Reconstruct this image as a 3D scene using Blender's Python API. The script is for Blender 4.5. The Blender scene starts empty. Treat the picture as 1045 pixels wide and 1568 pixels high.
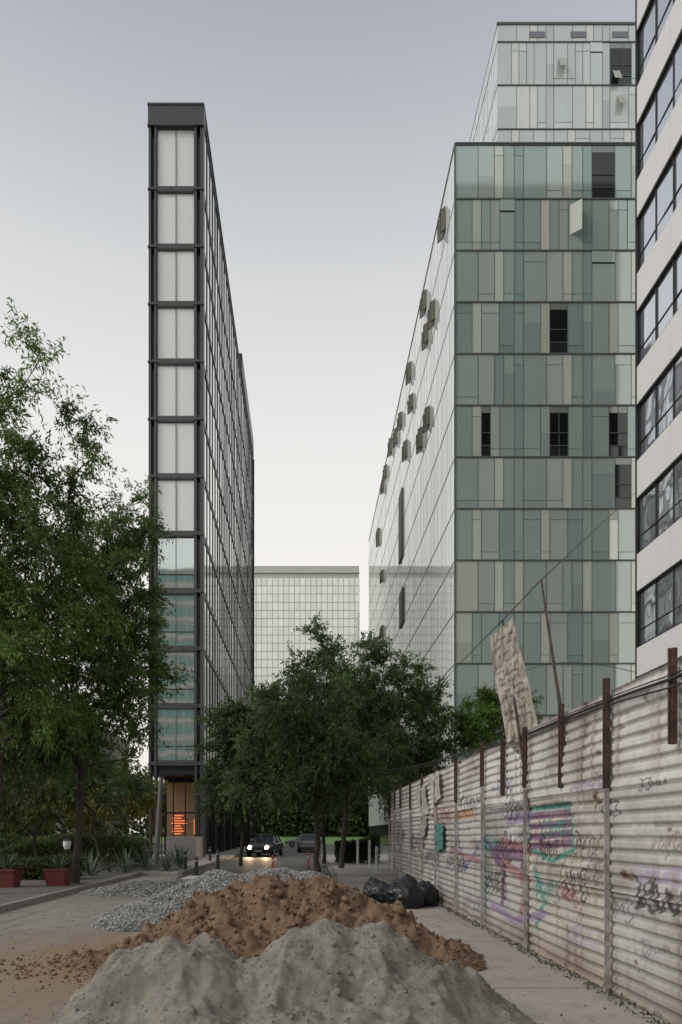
import bpy, math, random
import numpy as np
from mathutils import Vector
random.seed(7); RNG=np.random.default_rng(11)
F=1045.0; VX,VY=468.0,1275.0; CH=1.6
def W(px,py,d): return ((px-VX)/F*d, d, CH-(py-VY)*d/F)
scene=bpy.context.scene
# ---------------------------------------------------------------- helpers
def empty(name,loc=(0,0,0)):
    e=bpy.data.objects.new(name,None); scene.collection.objects.link(e); e.location=loc; e.empty_display_size=.2
    return e
def link(o,parent=None):
    scene.collection.objects.link(o)
    if parent: o.parent=parent
    return o
class MB:
    def __init__(s): s.v=[];s.f=[];s.m=[];s.c=[]
    def quad(s,a,b,c,d,col=(1,1,1),m=0):
        n=len(s.v); s.v+= [a,b,c,d]; s.f.append((n,n+1,n+2,n+3)); s.m.append(m); s.c.append(col)
    def poly(s,pts,col=(1,1,1),m=0):
        n=len(s.v); s.v+=list(pts); s.f.append(tuple(range(n,n+len(pts)))); s.m.append(m); s.c.append(col)
    def box(s,x0,x1,y0,y1,z0,z1,col=(1,1,1),m=0):
        n=len(s.v)
        s.v+=[(x0,y0,z0),(x1,y0,z0),(x1,y1,z0),(x0,y1,z0),(x0,y0,z1),(x1,y0,z1),(x1,y1,z1),(x0,y1,z1)]
        for q in ((0,3,2,1),(4,5,6,7),(0,1,5,4),(1,2,6,5),(2,3,7,6),(3,0,4,7)):
            s.f.append(tuple(n+i for i in q)); s.m.append(m); s.c.append(col)
    def tube(s,p,q,r0,r1,n=8,col=(1,1,1),m=0,cap=True):
        p=Vector(p);q=Vector(q);d=(q-p).normalized()
        u=d.cross(Vector((0,0,1)) if abs(d.z)<.9 else Vector((1,0,0))).normalized(); w=d.cross(u)
        b=len(s.v)
        for c,r in((p,r0),(q,r1)):
            for i in range(n):
                a=2*math.pi*i/n; s.v.append(tuple(c+u*math.cos(a)*r+w*math.sin(a)*r))
        for i in range(n):
            j=(i+1)%n; s.f.append((b+i,b+j,b+n+j,b+n+i)); s.m.append(m); s.c.append(col)
        if cap:
            s.f.append(tuple(b+n+i for i in range(n))); s.m.append(m); s.c.append(col)
            s.f.append(tuple(b+i for i in reversed(range(n)))); s.m.append(m); s.c.append(col)
    def build(s,name,mats,parent=None,smooth=False,bevel=0):
        me=bpy.data.meshes.new(name); me.from_pydata(s.v,[],s.f)
        for mt in mats: me.materials.append(mt)
        me.polygons.foreach_set('material_index',s.m)
        ca=me.color_attributes.new('Col','FLOAT_COLOR','CORNER')
        arr=[]
        for f,c in zip(s.f,s.c):
            arr+= [c[0],c[1],c[2],1.0]*len(f)
        ca.data.foreach_set('color',arr)
        if smooth: me.polygons.foreach_set('use_smooth',[True]*len(s.f))
        me.update()
        o=bpy.data.objects.new(name,me); link(o,parent)
        if bevel:
            b=o.modifiers.new('b','BEVEL'); b.width=bevel; b.segments=2; b.limit_method='ANGLE'
        return o
def npmesh(name,V,Fq,C,mats,parent=None,smooth=False,percol='POINT'):
    me=bpy.data.meshes.new(name); nv=len(V); nf,k=Fq.shape
    me.vertices.add(nv); me.vertices.foreach_set('co',V.astype(np.float32).ravel())
    me.loops.add(nf*k); me.loops.foreach_set('vertex_index',Fq.astype(np.int32).ravel())
    me.polygons.add(nf); me.polygons.foreach_set('loop_start',np.arange(0,nf*k,k,dtype=np.int32))
    me.polygons.foreach_set('loop_total',np.full(nf,k,dtype=np.int32))
    if smooth: me.polygons.foreach_set('use_smooth',np.ones(nf,dtype=bool))
    me.update(calc_edges=True)
    if C is not None:
        ca=me.color_attributes.new('Col','FLOAT_COLOR',percol)
        C4=np.concatenate([C,np.ones((len(C),1))],1).astype(np.float32)
        ca.data.foreach_set('color',C4.ravel())
    for m in mats: me.materials.append(m)
    me.validate()
    return link(bpy.data.objects.new(name,me),parent)
def vnoise(x,y,seed=0):
    xi=np.floor(x).astype(np.int64); yi=np.floor(y).astype(np.int64); xf=x-xi; yf=y-yi
    def h(a,b):
        n=(a*374761393+b*668265263+seed*1442695)&0x7fffffff
        n=((n^(n>>13))*1274126177)&0x7fffffff
        return ((n^(n>>16))&0xffff)/65535.0
    u=xf*xf*(3-2*xf); v=yf*yf*(3-2*yf)
    return (h(xi,yi)*(1-u)+h(xi+1,yi)*u)*(1-v)+(h(xi,yi+1)*(1-u)+h(xi+1,yi+1)*u)*v
def fbm(x,y,oct=5,seed=0,gain=.5):
    s=0;a=1;t=0
    for i in range(oct):
        s=s+a*(vnoise(x,y,seed+i*17)-.5); t+=a; a*=gain; x=x*2.03+3.1; y=y*2.03+7.7
    return s/t*2
# ---------------------------------------------------------------- materials
def mat(name,col=(.5,.5,.5),rough=.6,metal=0,attr=False,nvar=0,nscale=5,bump=0,bscale=30,spec=.5,ior=1.5,
        col2=None,stretch=(1,1,1),emis=None,es=0,trans=0,ndetail=6,bdist=.02,bdetail=5):
    m=bpy.data.materials.new(name); m.use_nodes=True; nt=m.node_tree; N=nt.nodes; L=nt.links
    b=N['Principled BSDF']; b.inputs['Roughness'].default_value=rough; b.inputs['Metallic'].default_value=metal
    b.inputs['IOR'].default_value=ior; b.inputs['Specular IOR Level'].default_value=spec
    tc=N.new('ShaderNodeTexCoord'); mp=N.new('ShaderNodeMapping'); mp.inputs['Scale'].default_value=stretch
    L.new(tc.outputs['Object'],mp.inputs['Vector'])
    if attr:
        a=N.new('ShaderNodeAttribute'); a.attribute_name='Col'; src=a.outputs['Color']
    else:
        r=N.new('ShaderNodeRGB'); r.outputs[0].default_value=(*col,1); src=r.outputs[0]
    if nvar or col2:
        n=N.new('ShaderNodeTexNoise'); n.inputs['Scale'].default_value=nscale; n.inputs['Detail'].default_value=ndetail; n.inputs['Roughness'].default_value=.65
        L.new(mp.outputs[0],n.inputs['Vector'])
        if col2:
            cr=N.new('ShaderNodeValToRGB'); cr.color_ramp.elements[0].position=.42; cr.color_ramp.elements[1].position=.62
            L.new(n.outputs['Fac'],cr.inputs[0])
            mx=N.new('ShaderNodeMix'); mx.data_type='RGBA'; L.new(cr.outputs[0],mx.inputs['Factor']); L.new(src,mx.inputs[6]); mx.inputs[7].default_value=(*col2,1); src=mx.outputs[2]
        if nvar:
            n2=N.new('ShaderNodeTexNoise'); n2.inputs['Scale'].default_value=nscale*3.7; n2.inputs['Detail'].default_value=ndetail; n2.inputs['Roughness'].default_value=.7
            L.new(mp.outputs[0],n2.inputs['Vector'])
            mr=N.new('ShaderNodeMapRange'); mr.inputs['From Min'].default_value=.25; mr.inputs['From Max'].default_value=.75
            mr.inputs['To Min'].default_value=1-nvar; mr.inputs['To Max'].default_value=1+nvar
            L.new(n2.outputs['Fac'],mr.inputs[0])
            vm=N.new('ShaderNodeVectorMath'); vm.operation='SCALE'; L.new(src,vm.inputs[0]); L.new(mr.outputs[0],vm.inputs['Scale']); src=vm.outputs[0]
    L.new(src,b.inputs['Base Color'])
    if bump:
        n=N.new('ShaderNodeTexNoise'); n.inputs['Scale'].default_value=bscale; n.inputs['Detail'].default_value=bdetail
        L.new(mp.outputs[0],n.inputs['Vector'])
        bp=N.new('ShaderNodeBump'); bp.inputs['Strength'].default_value=bump; bp.inputs['Distance'].default_value=bdist
        L.new(n.outputs['Fac'],bp.inputs['Height']); L.new(bp.outputs[0],b.inputs['Normal'])
    if emis:
        b.inputs['Emission Color'].default_value=(*emis,1); b.inputs['Emission Strength'].default_value=es
    if trans:
        t=N.new('ShaderNodeBsdfTranslucent'); L.new(src,t.inputs['Color'])
        ms=N.new('ShaderNodeMixShader'); ms.inputs[0].default_value=trans
        L.new(b.outputs[0],ms.inputs[1]); L.new(t.outputs[0],ms.inputs[2]); L.new(ms.outputs[0],N['Material Output'].inputs['Surface'])
    return m
M_dark=mat('dark_metal',(.080,.081,.084),.4,.3,nvar=.15,nscale=1)
M_dark2=mat('bronze_metal',(.032,.032,.035),.4,.4)
M_blind=mat('glass_with_blinds',(.74,.74,.70),.08,0,attr=True,ior=1.8,nvar=.03,nscale=.4,bump=.05,bscale=.6,bdetail=1)
M_refl=mat('reflective_glass',(.58,.66,.64),.03,.85,bump=.3,bscale=.5,bdetail=1)
M_refl2=mat('side_glass',(.60,.60,.60),.05,.8,attr=True,bump=.15,bscale=.6,bdetail=1)
M_green=mat('tinted_glass_panels',rough=.06,metal=.25,attr=True,ior=1.95,nvar=.06,nscale=.12,bump=.12,bscale=.4,stretch=(1,1,.5),ndetail=3,bdetail=1)
M_joint=mat('facade_joint',(.13,.145,.135),.5,.2)
M_winhole=mat('window_interior',(.02,.022,.024),.2,nvar=.5,nscale=2)
M_whitepanel=mat('white_panel',(.70,.69,.68),.35,nvar=.05,nscale=.8)
M_bluewin=mat('blue_window_glass',(.62,.66,.72),.03,.88,bump=.25,bscale=.8,bdist=.05,bdetail=1)
M_concrete=mat('concrete',(.35,.33,.30),.85,nvar=.2,nscale=1.2,bump=.3,bscale=15)
M_bark=mat('bark',(.05,.04,.032),.9,nvar=.4,nscale=6,bump=.6,bscale=20,stretch=(1,1,.3))
M_leaf=mat('leaves',rough=.5,attr=True,trans=.4,spec=.35)
M_black=mat('black_rubber',(.02,.02,.02),.5)
M_attr=mat('painted_surface',rough=.5,attr=True,nvar=.08,nscale=3)

# ---------------------------------------------------------------- camera / world / sun
cam=bpy.data.cameras.new('camera'); co=bpy.data.objects.new('camera',cam); scene.collection.objects.link(co); scene.camera=co
co.location=(0,0,CH); co.rotation_euler=(math.radians(90),0,0)
cam.lens=24; cam.sensor_width=36; cam.sensor_fit='AUTO'; cam.shift_x=(522.5-468)/1568; cam.shift_y=(1275-784)/1568; cam.clip_end=4000; cam.clip_start=.05
w=bpy.data.worlds.new('World'); scene.world=w; w.use_nodes=True; nt=w.node_tree; N=nt.nodes; L=nt.links
bg=N['Background']; bg.inputs['Strength'].default_value=.125
SE,SAZ=math.radians(40),math.radians(-112)
sky=N.new('ShaderNodeTexSky'); sky.sky_type='NISHITA'; sky.sun_disc=False; sky.sun_elevation=SE; sky.sun_rotation=SAZ; sky.air_density=1.2; sky.dust_density=4; sky.ozone_density=1.5
hs=N.new('ShaderNodeHueSaturation'); hs.inputs['Saturation'].default_value=.35; hs.inputs['Value'].default_value=1.0; L.new(sky.outputs[0],hs.inputs['Color'])
tc=N.new('ShaderNodeTexCoord'); sx=N.new('ShaderNodeSeparateXYZ'); L.new(tc.outputs['Generated'],sx.inputs[0])
cr=N.new('ShaderNodeValToRGB'); L.new(sx.outputs['Z'],cr.inputs[0]); e=cr.color_ramp.elements
e[0].position=0; e[0].color=(.93,.875,.80,1); e[1].position=1; e[1].color=(.29,.335,.42,1)
for p,c in ((.34,(.93,.90,.855)),(.5,(.84,.83,.81)),(.62,(.685,.695,.70)),(.72,(.49,.515,.55)),(.8,(.345,.375,.43))):
    q=e.new(p); q.color=(*c,1)
sc=N.new('ShaderNodeVectorMath'); sc.operation='SCALE'; sc.inputs['Scale'].default_value=8.5; L.new(cr.outputs[0],sc.inputs[0])
mx=N.new('ShaderNodeMix'); mx.data_type='RGBA'; mx.inputs['Factor'].default_value=.9; L.new(hs.outputs[0],mx.inputs[6]); L.new(sc.outputs[0],mx.inputs[7])
L.new(mx.outputs[2],bg.inputs['Color'])
sl=bpy.data.lights.new('sun','SUN'); sl.energy=1.5; sl.angle=math.radians(28); sl.color=(1,.96,.90)
so=bpy.data.objects.new('sun',sl); scene.collection.objects.link(so)
sd=Vector((math.sin(SAZ)*math.cos(SE),math.cos(SAZ)*math.cos(SE),math.sin(SE)))
so.rotation_euler=sd.to_track_quat('Z','Y').to_euler()
scene.view_settings.view_transform='Standard'; scene.view_settings.look='None'; scene.view_settings.exposure=0

# ---------------------------------------------------------------- ground
def ground_mat(name,A,B_,Cc,soil=True,joint=None):
    m=bpy.data.materials.new(name); m.use_nodes=True; nt=m.node_tree; N=nt.nodes; L=nt.links; b=N['Principled BSDF']; b.inputs['Roughness'].default_value=.9
    tc=N.new('ShaderNodeTexCoord')
    def noise(s,d=8,r=.6,st=(1,1,1)):
        mp=N.new('ShaderNodeMapping'); mp.inputs['Scale'].default_value=st; L.new(tc.outputs['Object'],mp.inputs['Vector'])
        n=N.new('ShaderNodeTexNoise'); n.inputs['Scale'].default_value=s; n.inputs['Detail'].default_value=d; n.inputs['Roughness'].default_value=r; L.new(mp.outputs[0],n.inputs['Vector']); return n
    def ramp(src,p0,p1):
        c=N.new('ShaderNodeValToRGB'); c.color_ramp.elements[0].position=p0; c.color_ramp.elements[1].position=p1; L.new(src,c.inputs[0]); return c.outputs[0]
    def mix(f,a,bb):
        x=N.new('ShaderNodeMix'); x.data_type='RGBA'; L.new(f,x.inputs['Factor'])
        for i,k in ((6,a),(7,bb)):
            if isinstance(k,tuple): x.inputs[i].default_value=(*k,1)
            else: L.new(k,x.inputs[i])
        return x.outputs[2]
    c=mix(ramp(noise(.5).outputs[0],.4,.65),A,B_)
    c=mix(ramp(noise(2.5,8,.7).outputs[0],.5,.7),c,Cc)
    c=mix(ramp(noise(1.6,6,.6,(1.6,.12,1)).outputs[0],.56,.70),c,tuple(k*.8 for k in A))
    c=mix(ramp(noise(60,3,.6).outputs[0],.60,.72),c,tuple(k*.6 for k in A))
    if soil:
        gm=N.new('ShaderNodeVectorMath'); gm.operation='DISTANCE'; L.new(tc.outputs['Object'],gm.inputs[0]); gm.inputs[1].default_value=(-2.0,8.4,0)
        ad=N.new('ShaderNodeMath'); ad.operation='MULTIPLY_ADD'; L.new(noise(1.3).outputs[0],ad.inputs[0]); ad.inputs[1].default_value=-3.6; L.new(gm.outputs['Value'],ad.inputs[2])
        mr=N.new('ShaderNodeMapRange'); mr.inputs['From Min'].default_value=1.9; mr.inputs['From Max'].default_value=-.6; L.new(ad.outputs[0],mr.inputs[0])
        c=mix(mr.outputs[0],c,(.24,.165,.10))
    L.new(c,b.inputs['Base Color'])
    bp=N.new('ShaderNodeBump'); bp.inputs['Strength'].default_value=.6; bp.inputs['Distance'].default_value=.02; L.new(noise(25,6,.7).outputs[0],bp.inputs['Height']); L.new(bp.outputs[0],b.inputs['Normal'])
    return m
g=MB(); g.quad((-1500,-1500,0),(1500,-1500,0),(1500,1500,0),(-1500,1500,0)); g.build('ground',[ground_mat('dusty_ground',(.215,.19,.16),(.295,.265,.225),(.155,.136,.115))])
M_path=ground_mat('worn_concrete_paving',(.34,.305,.265),(.38,.345,.305),(.26,.232,.205),False)
g=MB(); g.quad((1.15,-4,.004),(3.5,-4,.004),(3.5,24.3,.004),(1.15,24.3,.004))
for y in range(-2,25,3): g.quad((1.15,y,.008),(3.5,y,.008),(3.5,y+.015,.008),(1.15,y+.015,.008),m=1)
g.build('pavement',[M_path,mat('paving_joint',(.15,.135,.12),.9)])
M_asph=mat('asphalt',(.06,.058,.056),.6,nvar=.25,nscale=2,bump=.3,bscale=40,col2=(.09,.085,.08))
g=MB(); g.quad((-4.6,23,.004),(1.0,23,.004),(1.0,75,.004),(-4.6,75,.004)); g.quad((-60,75,.004),(60,75,.004),(60,84,.004),(-60,84,.004))
for y in range(25,74,5): g.quad((-1.85,y,.008),(-1.73,y,.008),(-1.73,y+2.2,.008),(-1.85,y+2.2,.008),m=1)
for x in np.arange(-4.3,.9,.9): g.quad((x,23.3,.008),(x+.45,23.3,.008),(x+.45,25.3,.008),(x,25.3,.008),m=1)
g.build('road',[M_asph,mat('road_paint',(.5,.48,.43),.7,nvar=.3,nscale=6)])
M_kerb=mat('kerb_stone',(.24,.22,.2),.85,nvar=.2,nscale=3,bump=.3)
g=MB(); g.box(-60,-6.25,2,41.9,-.05,.12,m=0); 
for i in range(20): g.box(-6.25,-6.1,2+i*2,3.985+i*2,-.05,.13,m=1)
g.build('raised_pavement',[mat('dark_paving',(.13,.12,.105),.85,nvar=.25,nscale=.9,bump=.3,bscale=15),M_kerb])
g=MB(); g.box(1.15,12,24.6,74,-.05,.12); g.box(1.0,1.15,24.6,74,-.05,.13,m=1); g.box(-9.8,-4.75,42.2,74,-.05,.12); g.box(-4.75,-4.6,25.5,74,-.05,.13,m=1)
g.box(-6.1,-4.76,25.5,42.1,-.05,.115)
g.build('sidewalk',[M_concrete,M_kerb])
g=MB(); g.quad((-90,84,.01),(90,84,.01),(90,149,1.2),(-90,149,1.2)); g.build('lawn',[mat('grass',(.09,.19,.035),.9,nvar=.4,nscale=3,col2=(.12,.2,.05))])

# ---------------------------------------------------------------- left slab tower
T=empty('slab_office_tower')
tx0,tx1,ty0,ty1,ttop=-9.65,-6.27,42.,82.,46.3
fl=[41.27-3.54*i for i in range(11)]
m=MB()
m.box(tx0+.1,tx1-.1,ty0+.3,ty1-.05,5.4,ttop-.1,m=0)
m.build('core',[M_winhole],T)
m=MB()
for a,b_ in ((tx0,tx0+.15),(tx0+.35,tx0+.48),(tx1-.55,tx1-.42),(tx1-.2,tx1)):
    m.box(a,b_,ty0,ty0+.5,0.1,ttop-1.15)
m.box(tx0-.03,tx1+.03,ty0-.06,ty0+.6,ttop-1.16,ttop)
m.box(tx0-.06,tx1+.06,ty0-.1,ty1,ttop,ttop+.12)
m.box(tx0-.06,tx1+.05,ty0-.1,ty0+.1,ttop-1.25,ttop-1.16)
tops=[ttop-1.25]+fl
for z in fl:
    m.box(tx0+.15,tx1-.2,ty0+.06,ty0+.4,z-.14,z+.14)
    m.box(tx0-.05,tx0+.52,ty0-.05,ty0+.1,z-.12,z-.02); m.box(tx1-.6,tx1+.04,ty0-.05,ty0+.1,z-.12,z-.02)
xa,xb=tx0+.48,tx1-.55; xm=(xa+xb)/2
for i in range(11):
    zt=tops[i]-(.0 if i==0 else .14); zb=tops[i+1]+.14
    m.box(xa,xa+.05,ty0+.08,ty0+.25,zb,zt); m.box(xb-.05,xb,ty0+.08,ty0+.25,zb,zt)
    m.box(xa+.05,xb-.05,ty0+.08,ty0+.25,zt-.05,zt); m.box(xa+.05,xb-.05,ty0+.08,ty0+.25,zb,zb+.05)
    m.box(xm-.015,xm+.015,ty0+.13,ty0+.25,zb+.05,zt-.05)
    if i>=7: m.box(xa+.05,xb-.05,ty0+.135,ty0+.245,zb+.9,zb+.94)
m.build('front_frame',[M_dark],T)
m=MB()
for i in range(11):
    zt=tops[i]-.05; zb=tops[i+1]+.12
    for k,(a,b_) in enumerate(((xa+.03,xm),(xm,xb-.03))):
        s=random.uniform(.94,1.02); c=(.86*s,.885*s,.85*s); zm=zt-(zt-zb)*random.choice([0,0,0,.06,.12]); t=random.uniform(-.006,.006)
        if i<7:
            m.quad((a,ty0+.2+t,zb),(b_,ty0+.2-t,zb),(b_,ty0+.2-t,zm),(a,ty0+.2+t,zm),c,0)
            if zm<zt: m.quad((a,ty0+.2+t,zm),(b_,ty0+.2-t,zm),(b_,ty0+.2-t,zt),(a,ty0+.2+t,zt),tuple(k*.93 for k in c),0)
        else: m.quad((a,ty0+.2+t,zb),(b_,ty0+.2-t,zb),(b_,ty0+.2-t,zt),(a,ty0+.2+t,zt),c,1)
m.build('front_windows',[M_blind,M_refl],T)
m=MB(); g=MB()
y=ty0+.5
while y<ty1-.2:
    y2=min(y+1.33,ty1)
    for i in range(11):
        zt=tops[i] if i else ttop-.4; zb=tops[i+1]
        s=random.choice([.2,.35,.8,.95,.95,.85]); t=random.uniform(-.008,.008)
        g.quad((tx1-.06+t,y,zb),(tx1-.06-t,y2,zb),(tx1-.06-t,y2,zt),(tx1-.06+t,y,zt),(s,s,s*.98))
    m.box(tx1-.09,tx1-.018,y-.055,y+.055,3.6,ttop)
    y=y2
for z in fl+[ttop-.2,3.6]: m.box(tx1-.09,tx1-.008,ty0+.5,ty1,z-.2,z+.12)
m.box(tx1-.1,tx1+.14,ty1-.3,ty1,0,ttop)
m.box(tx1-2.6,tx1+.10,66.5,81.5,ttop+.12,ttop+2.0)
m.build('side_frame',[M_dark2],T); g.build('side_windows',[M_refl2],T)
m=MB(); m.box(tx0+.3,tx1-.4,ty0+3.2,ty1-1,0,5.2,m=1)
for y in range(43,82,5): m.box(tx1-.45,tx1-.05,y,y+.4,.1,5.4,m=0)
m.box(tx0+.05,tx1-.05,ty0+.2,ty1,5.2,5.45,m=0)
for k in range(4): m.box(tx0+.55+k*.75,tx0+.60+k*.75,ty0+1.0,ty0+1.15,.1,5.2,m=0)
m.box(tx0+.3,tx1-.4,ty0+1.0,ty0+1.15,2.8,2.9,m=0)
m.box(tx0+1.6,tx1-.02,ty0-2.6,ty0-.1,.1,1.35,m=2)
m.build('lobby',[M_dark2,M_winhole,M_concrete],T)
m=MB()
for k in range(9):
    z=1.5+k*.17
    m.box(tx0+.8+random.uniform(0,.3),tx0+1.3+random.uniform(0,.6),ty0+3.0,ty0+3.05,z,z+.07)
m.box(tx0+2.3,tx0+2.42,ty0+3.0,ty0+3.05,1.5,2.5)
m.build('lit_display',[mat('lit_orange_sign',(.6,.25,.1),.5,emis=(1,.22,.07),es=.9)],T)
m=MB(); m.box(tx0+.5,tx1-.6,ty0+3.1,ty0+3.15,.2,4.9); m.build('lobby_wall',[mat('warm_glow_wall',(.16,.11,.07),.6,emis=(1,.5,.2),es=.03,nvar=.5,nscale=2)],T)  # wall itself emits faintly, standing in for warm lobby lighting

# ---------------------------------------------------------------- green glass building
G=empty('glass_office_building')
def sc3(c,f): return tuple(k*f for k in c)
CG={'g':(.46,.575,.53),'d':(.37,.485,.455),'p':(.56,.655,.60),'C':(.76,.79,.68)}
PA=[(1.15,'g'),(.62,'C'),(.62,'g'),(.62,'p'),(1.0,'g'),(.6,'d')]
PB=[(1.55,'g'),(1.1,'p'),(.62,'C'),(.72,'g'),(.62,'d')]
PC=[(1.15,'g'),(.62,'C'),(1.2,'p'),(1.02,'d'),(.62,'g')]
def facade(x0,x1,y,zs,mb,jb,holes=(),axis='x',tint=1.0,spandrel=True,cream=0.0,jd=.05,creamc=(.79,.82,.80)):
    def Q(a,b,z0,z1,c,d=0.0,m=0):
        t=random.uniform(-.005,.005) if axis=='x' else random.uniform(-.004,.004)
        if axis=='x': mb.quad((a,y-d-t,z0),(b,y-d+t,z0),(b,y-d+t,z1),(a,y-d-t,z1),c,m)
        else: mb.quad((y-d-t,b,z0),(y-d+t,a,z0),(y-d+t,a,z1),(y-d-t,b,z1),c,m)
    def B(a,b,z0,z1,d,m=0):
        if axis=='x': jb.box(a,b,y-d,y+.05,z0,z1,m=m)
        else: jb.box(y-d,y+.05,a,b,z0,z1,m=m)
    for i in range(len(zs)-1):
        zt,zb=zs[i],zs[i+1]
        B(x0,x1,zt-.045,zt+.045,jd)
        a=x0; pat=random.choice([PA,PC]) if i%2 else PB; k=0; ftone=random.uniform(.94,1.05)
        while a<x1-.05:
            wd,ty=pat[k%len(pat)]; k+=1
            if random.random()<.16: ty=random.choice('gdpgC')
            b=min(a+wd,x1)
            if x1-b<.4: b=x1
            mid=(a+b)/2
            hole=None
            for h in holes:
                if h[0]<mid<h[1] and abs((zt+zb)/2-h[2])<1.6: hole=h
            c=sc3(CG[ty],random.uniform(.94,1.06)*ftone)
            c=tuple((k_*(1-cream)+q*cream)*tint for k_,q in zip(c,creamc))
            jw=.018
            if hole:
                Q(a,b,zb+.05,zb+.75,(.03,.035,.035)); Q(a,b,zb+.75,zt-.5,(.012,.013,.014)); Q(a,b,zt-.5,zt-.05,(.3,.33,.3))
                B(a,b,zb+.73,zb+.78,.04); B(a,b,zb+1.6,zb+1.64,.04,m=0)
            else:
                r=random.random(); tall=zt-zb>3
                if spandrel and tall and r<.4:
                    h=zb+.55; Q(a,b,zb+.05,h,sc3(c,random.uniform(.9,1.12))); Q(a,b,h+.02,zt-.05,c)
                    B(a,b,h,h+.02,.012)
                elif spandrel and tall and r<.6:
                    h=zt-.75; Q(a,b,zb+.05,h,c); Q(a,b,h+.02,zt-.05,sc3(c,random.uniform(.92,1.12))); B(a,b,h,h+.02,.012)
                elif spandrel and tall and r<.72:
                    h=zb+random.uniform(.9,2.4); Q(a,b,zb+.05,h,sc3(c,.87)); Q(a,b,h,zt-.05,sc3(c,1.05))
                elif spandrel and tall and r<.76 and b-a>.9:
                    Q(a,b,zb+.05,zt-.9,c); Q(a,b,zt-.9,zt-.80,(.06,.07,.07)); Q(a,b,zt-.80,zt-.05,sc3(c,1.1),.03)
                else: Q(a,b,zb+.05,zt-.05,c)
            B(b-jw,b+jw,zb+.05,zt-.05,.3*jd)
            a=b
X0,Y0,ZT=10.08,46.,47.95
zs=[ZT,44.3]+[44.3-3.478*i for i in range(1,13)]; zs[-1]=max(zs[-1],0)
def hz(px0,px1,py,d=46): 
    a=W(px0,py,d); b=W(px1,py,d); return (a[0],b[0],a[2])
holes=[hz(845,877,515),hz(733,750,665),hz(838,868,665),hz(921,953,265),hz(932,955,665),hz(938,955,740)]
core=MB(); core.box(X0+.06,42,Y0+.06,108.5,0,ZT-.2); core.build('core',[M_winhole],G)
P_=MB(); J_=MB()
facade(X0,34,Y0,zs,P_,J_,holes)
P_.build('front_panels',[M_green],G); J_.build('front_joints',[M_joint],G)
P_=MB(); J_=MB()
facade(Y0,108.6,X0,zs,P_,J_,axis='y',cream=.85,spandrel=False,jd=.02)  # side panels coloured paler than the front, standing in for glancing sky reflection
M_sidep=mat('sky_lightened_glass_panels',rough=.04,metal=.15,attr=True,ior=2.0,bump=.10,bscale=.35,bdetail=1)
P_.build('side_panels',[M_sidep],G); J_.build('side_joints',[mat('pale_joint',(.26,.28,.265),.5)],G)
J_=MB(); J_.box(X0-.06,X0+.04,Y0-.06,Y0+.04,0,ZT+.1); J_.box(X0+.04,42,Y0-.05,Y0+.1,ZT,ZT+.14); J_.box(X0-.05,X0+.1,Y0+.1,108.6,ZT,ZT+.14); J_.build('corner_trim',[M_joint],G)
S_=MB()
for px,py,hh in ((681,333,34),(652,457,28),(665,473,30),(655,507,28),(657,635,28),(646,668,30),(623,685,24),(608,665,22),(600,680,22),(592,720,18),(588,742,16),(581,820,24),(587,880,16),(587,965,16),(629,565,24),(632,612,20),(615,640,20)):
    d=X0*F/(px-VX)-.4; zc=CH+(VY-py)*d/F; h=hh/F*d/2; o_=.36
    # two thin sashes folded outwards
    for dd,cc in ((0,(.13,.125,.095)),(.85,(.17,.165,.13))):
        S_.poly([(X0-.02,d+dd,zc-h),(X0-.02,d+dd,zc+h),(X0-o_,d+dd+.22,zc+h-.15),(X0-o_,d+dd+.22,zc-h-.15)],cc)
        for s_ in (-1,1): S_.tube((X0-.02,d+dd,zc+s_*h),(X0-o_,d+dd+.22,zc+s_*h-.15),.03,.03,4,(.03,.03,.03))
        S_.tube((X0-o_,d+dd+.22,zc-h-.15),(X0-o_,d+dd+.22,zc+h-.15),.03,.03,4,(.03,.03,.03))
    S_.poly([(X0-.03,d,zc-h),(X0-.03,d+1,zc-h),(X0-.03,d+1,zc+h),(X0-.03,d,zc+h)],(.03,.03,.03))
for px,p0,p1 in ((615,755,858),(616,905,958)):
    d=X0*F/(px-VX); z1=CH+(VY-p0)*d/F; z0=CH+(VY-p1)*d/F
    S_.box(X0-.16,X0-.03,d-1.2,d+1.2,z0,z1,(.14,.135,.12))
for px0,px1,p0,p1 in ((873,887,315,360),):
    a=W(px0,p0,46); b=W(px1,p1,46)
    S_.poly([(a[0],Y0-.03,a[2]),(b[0],Y0-.5,a[2]),(b[0],Y0-.5,b[2]),(a[0],Y0-.03,b[2])],(.6,.62,.57))
S_.build('open_windows',[mat('open_sash',rough=.7,attr=True,spec=.2)],G)
ux,uy,uz=15.75,56.,67.9
core=MB(); core.box(ux+.05,45,uy+.05,95,ZT-.5,uz-.2); core.build('upper_core',[M_winhole],G)
zu=[uz,66.45,62.9,59.3,55.8,52.3,48.7]
P_=MB(); J_=MB(); facade(ux,36,uy,zu,P_,J_,[hz(936,962,100,56)],cream=.5,tint=1.02); facade(uy,95,ux,zu,P_,J_,axis='y',cream=.8,jd=.02)
for x in np.arange(ux+2.6,34,3.4): P_.quad((x,uy-.03,uz-1.1),(x+1.3,uy-.03,uz-1.1),(x+1.3,uy-.03,uz-.6),(x,uy-.03,uz-.6),(.2,.2,.23))
P_.build('upper_panels',[M_green],G); J_.box(ux-.05,36,uy-.06,uy+.1,uz,uz+.15); J_.build('upper_joints',[M_joint],G)
S_=MB()
for px,py in ((855,103),(945,160),(938,122)):
    a=W(px,py,56); S_.poly([(a[0],uy-.03,a[2]+.7),(a[0]+.6,uy-.03,a[2]+.7),(a[0]+.6,uy-.5,a[2]-.4),(a[0],uy-.5,a[2]-.4)],(.4,.42,.36))
S_.build('upper_open_windows',[M_attr],G)

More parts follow.
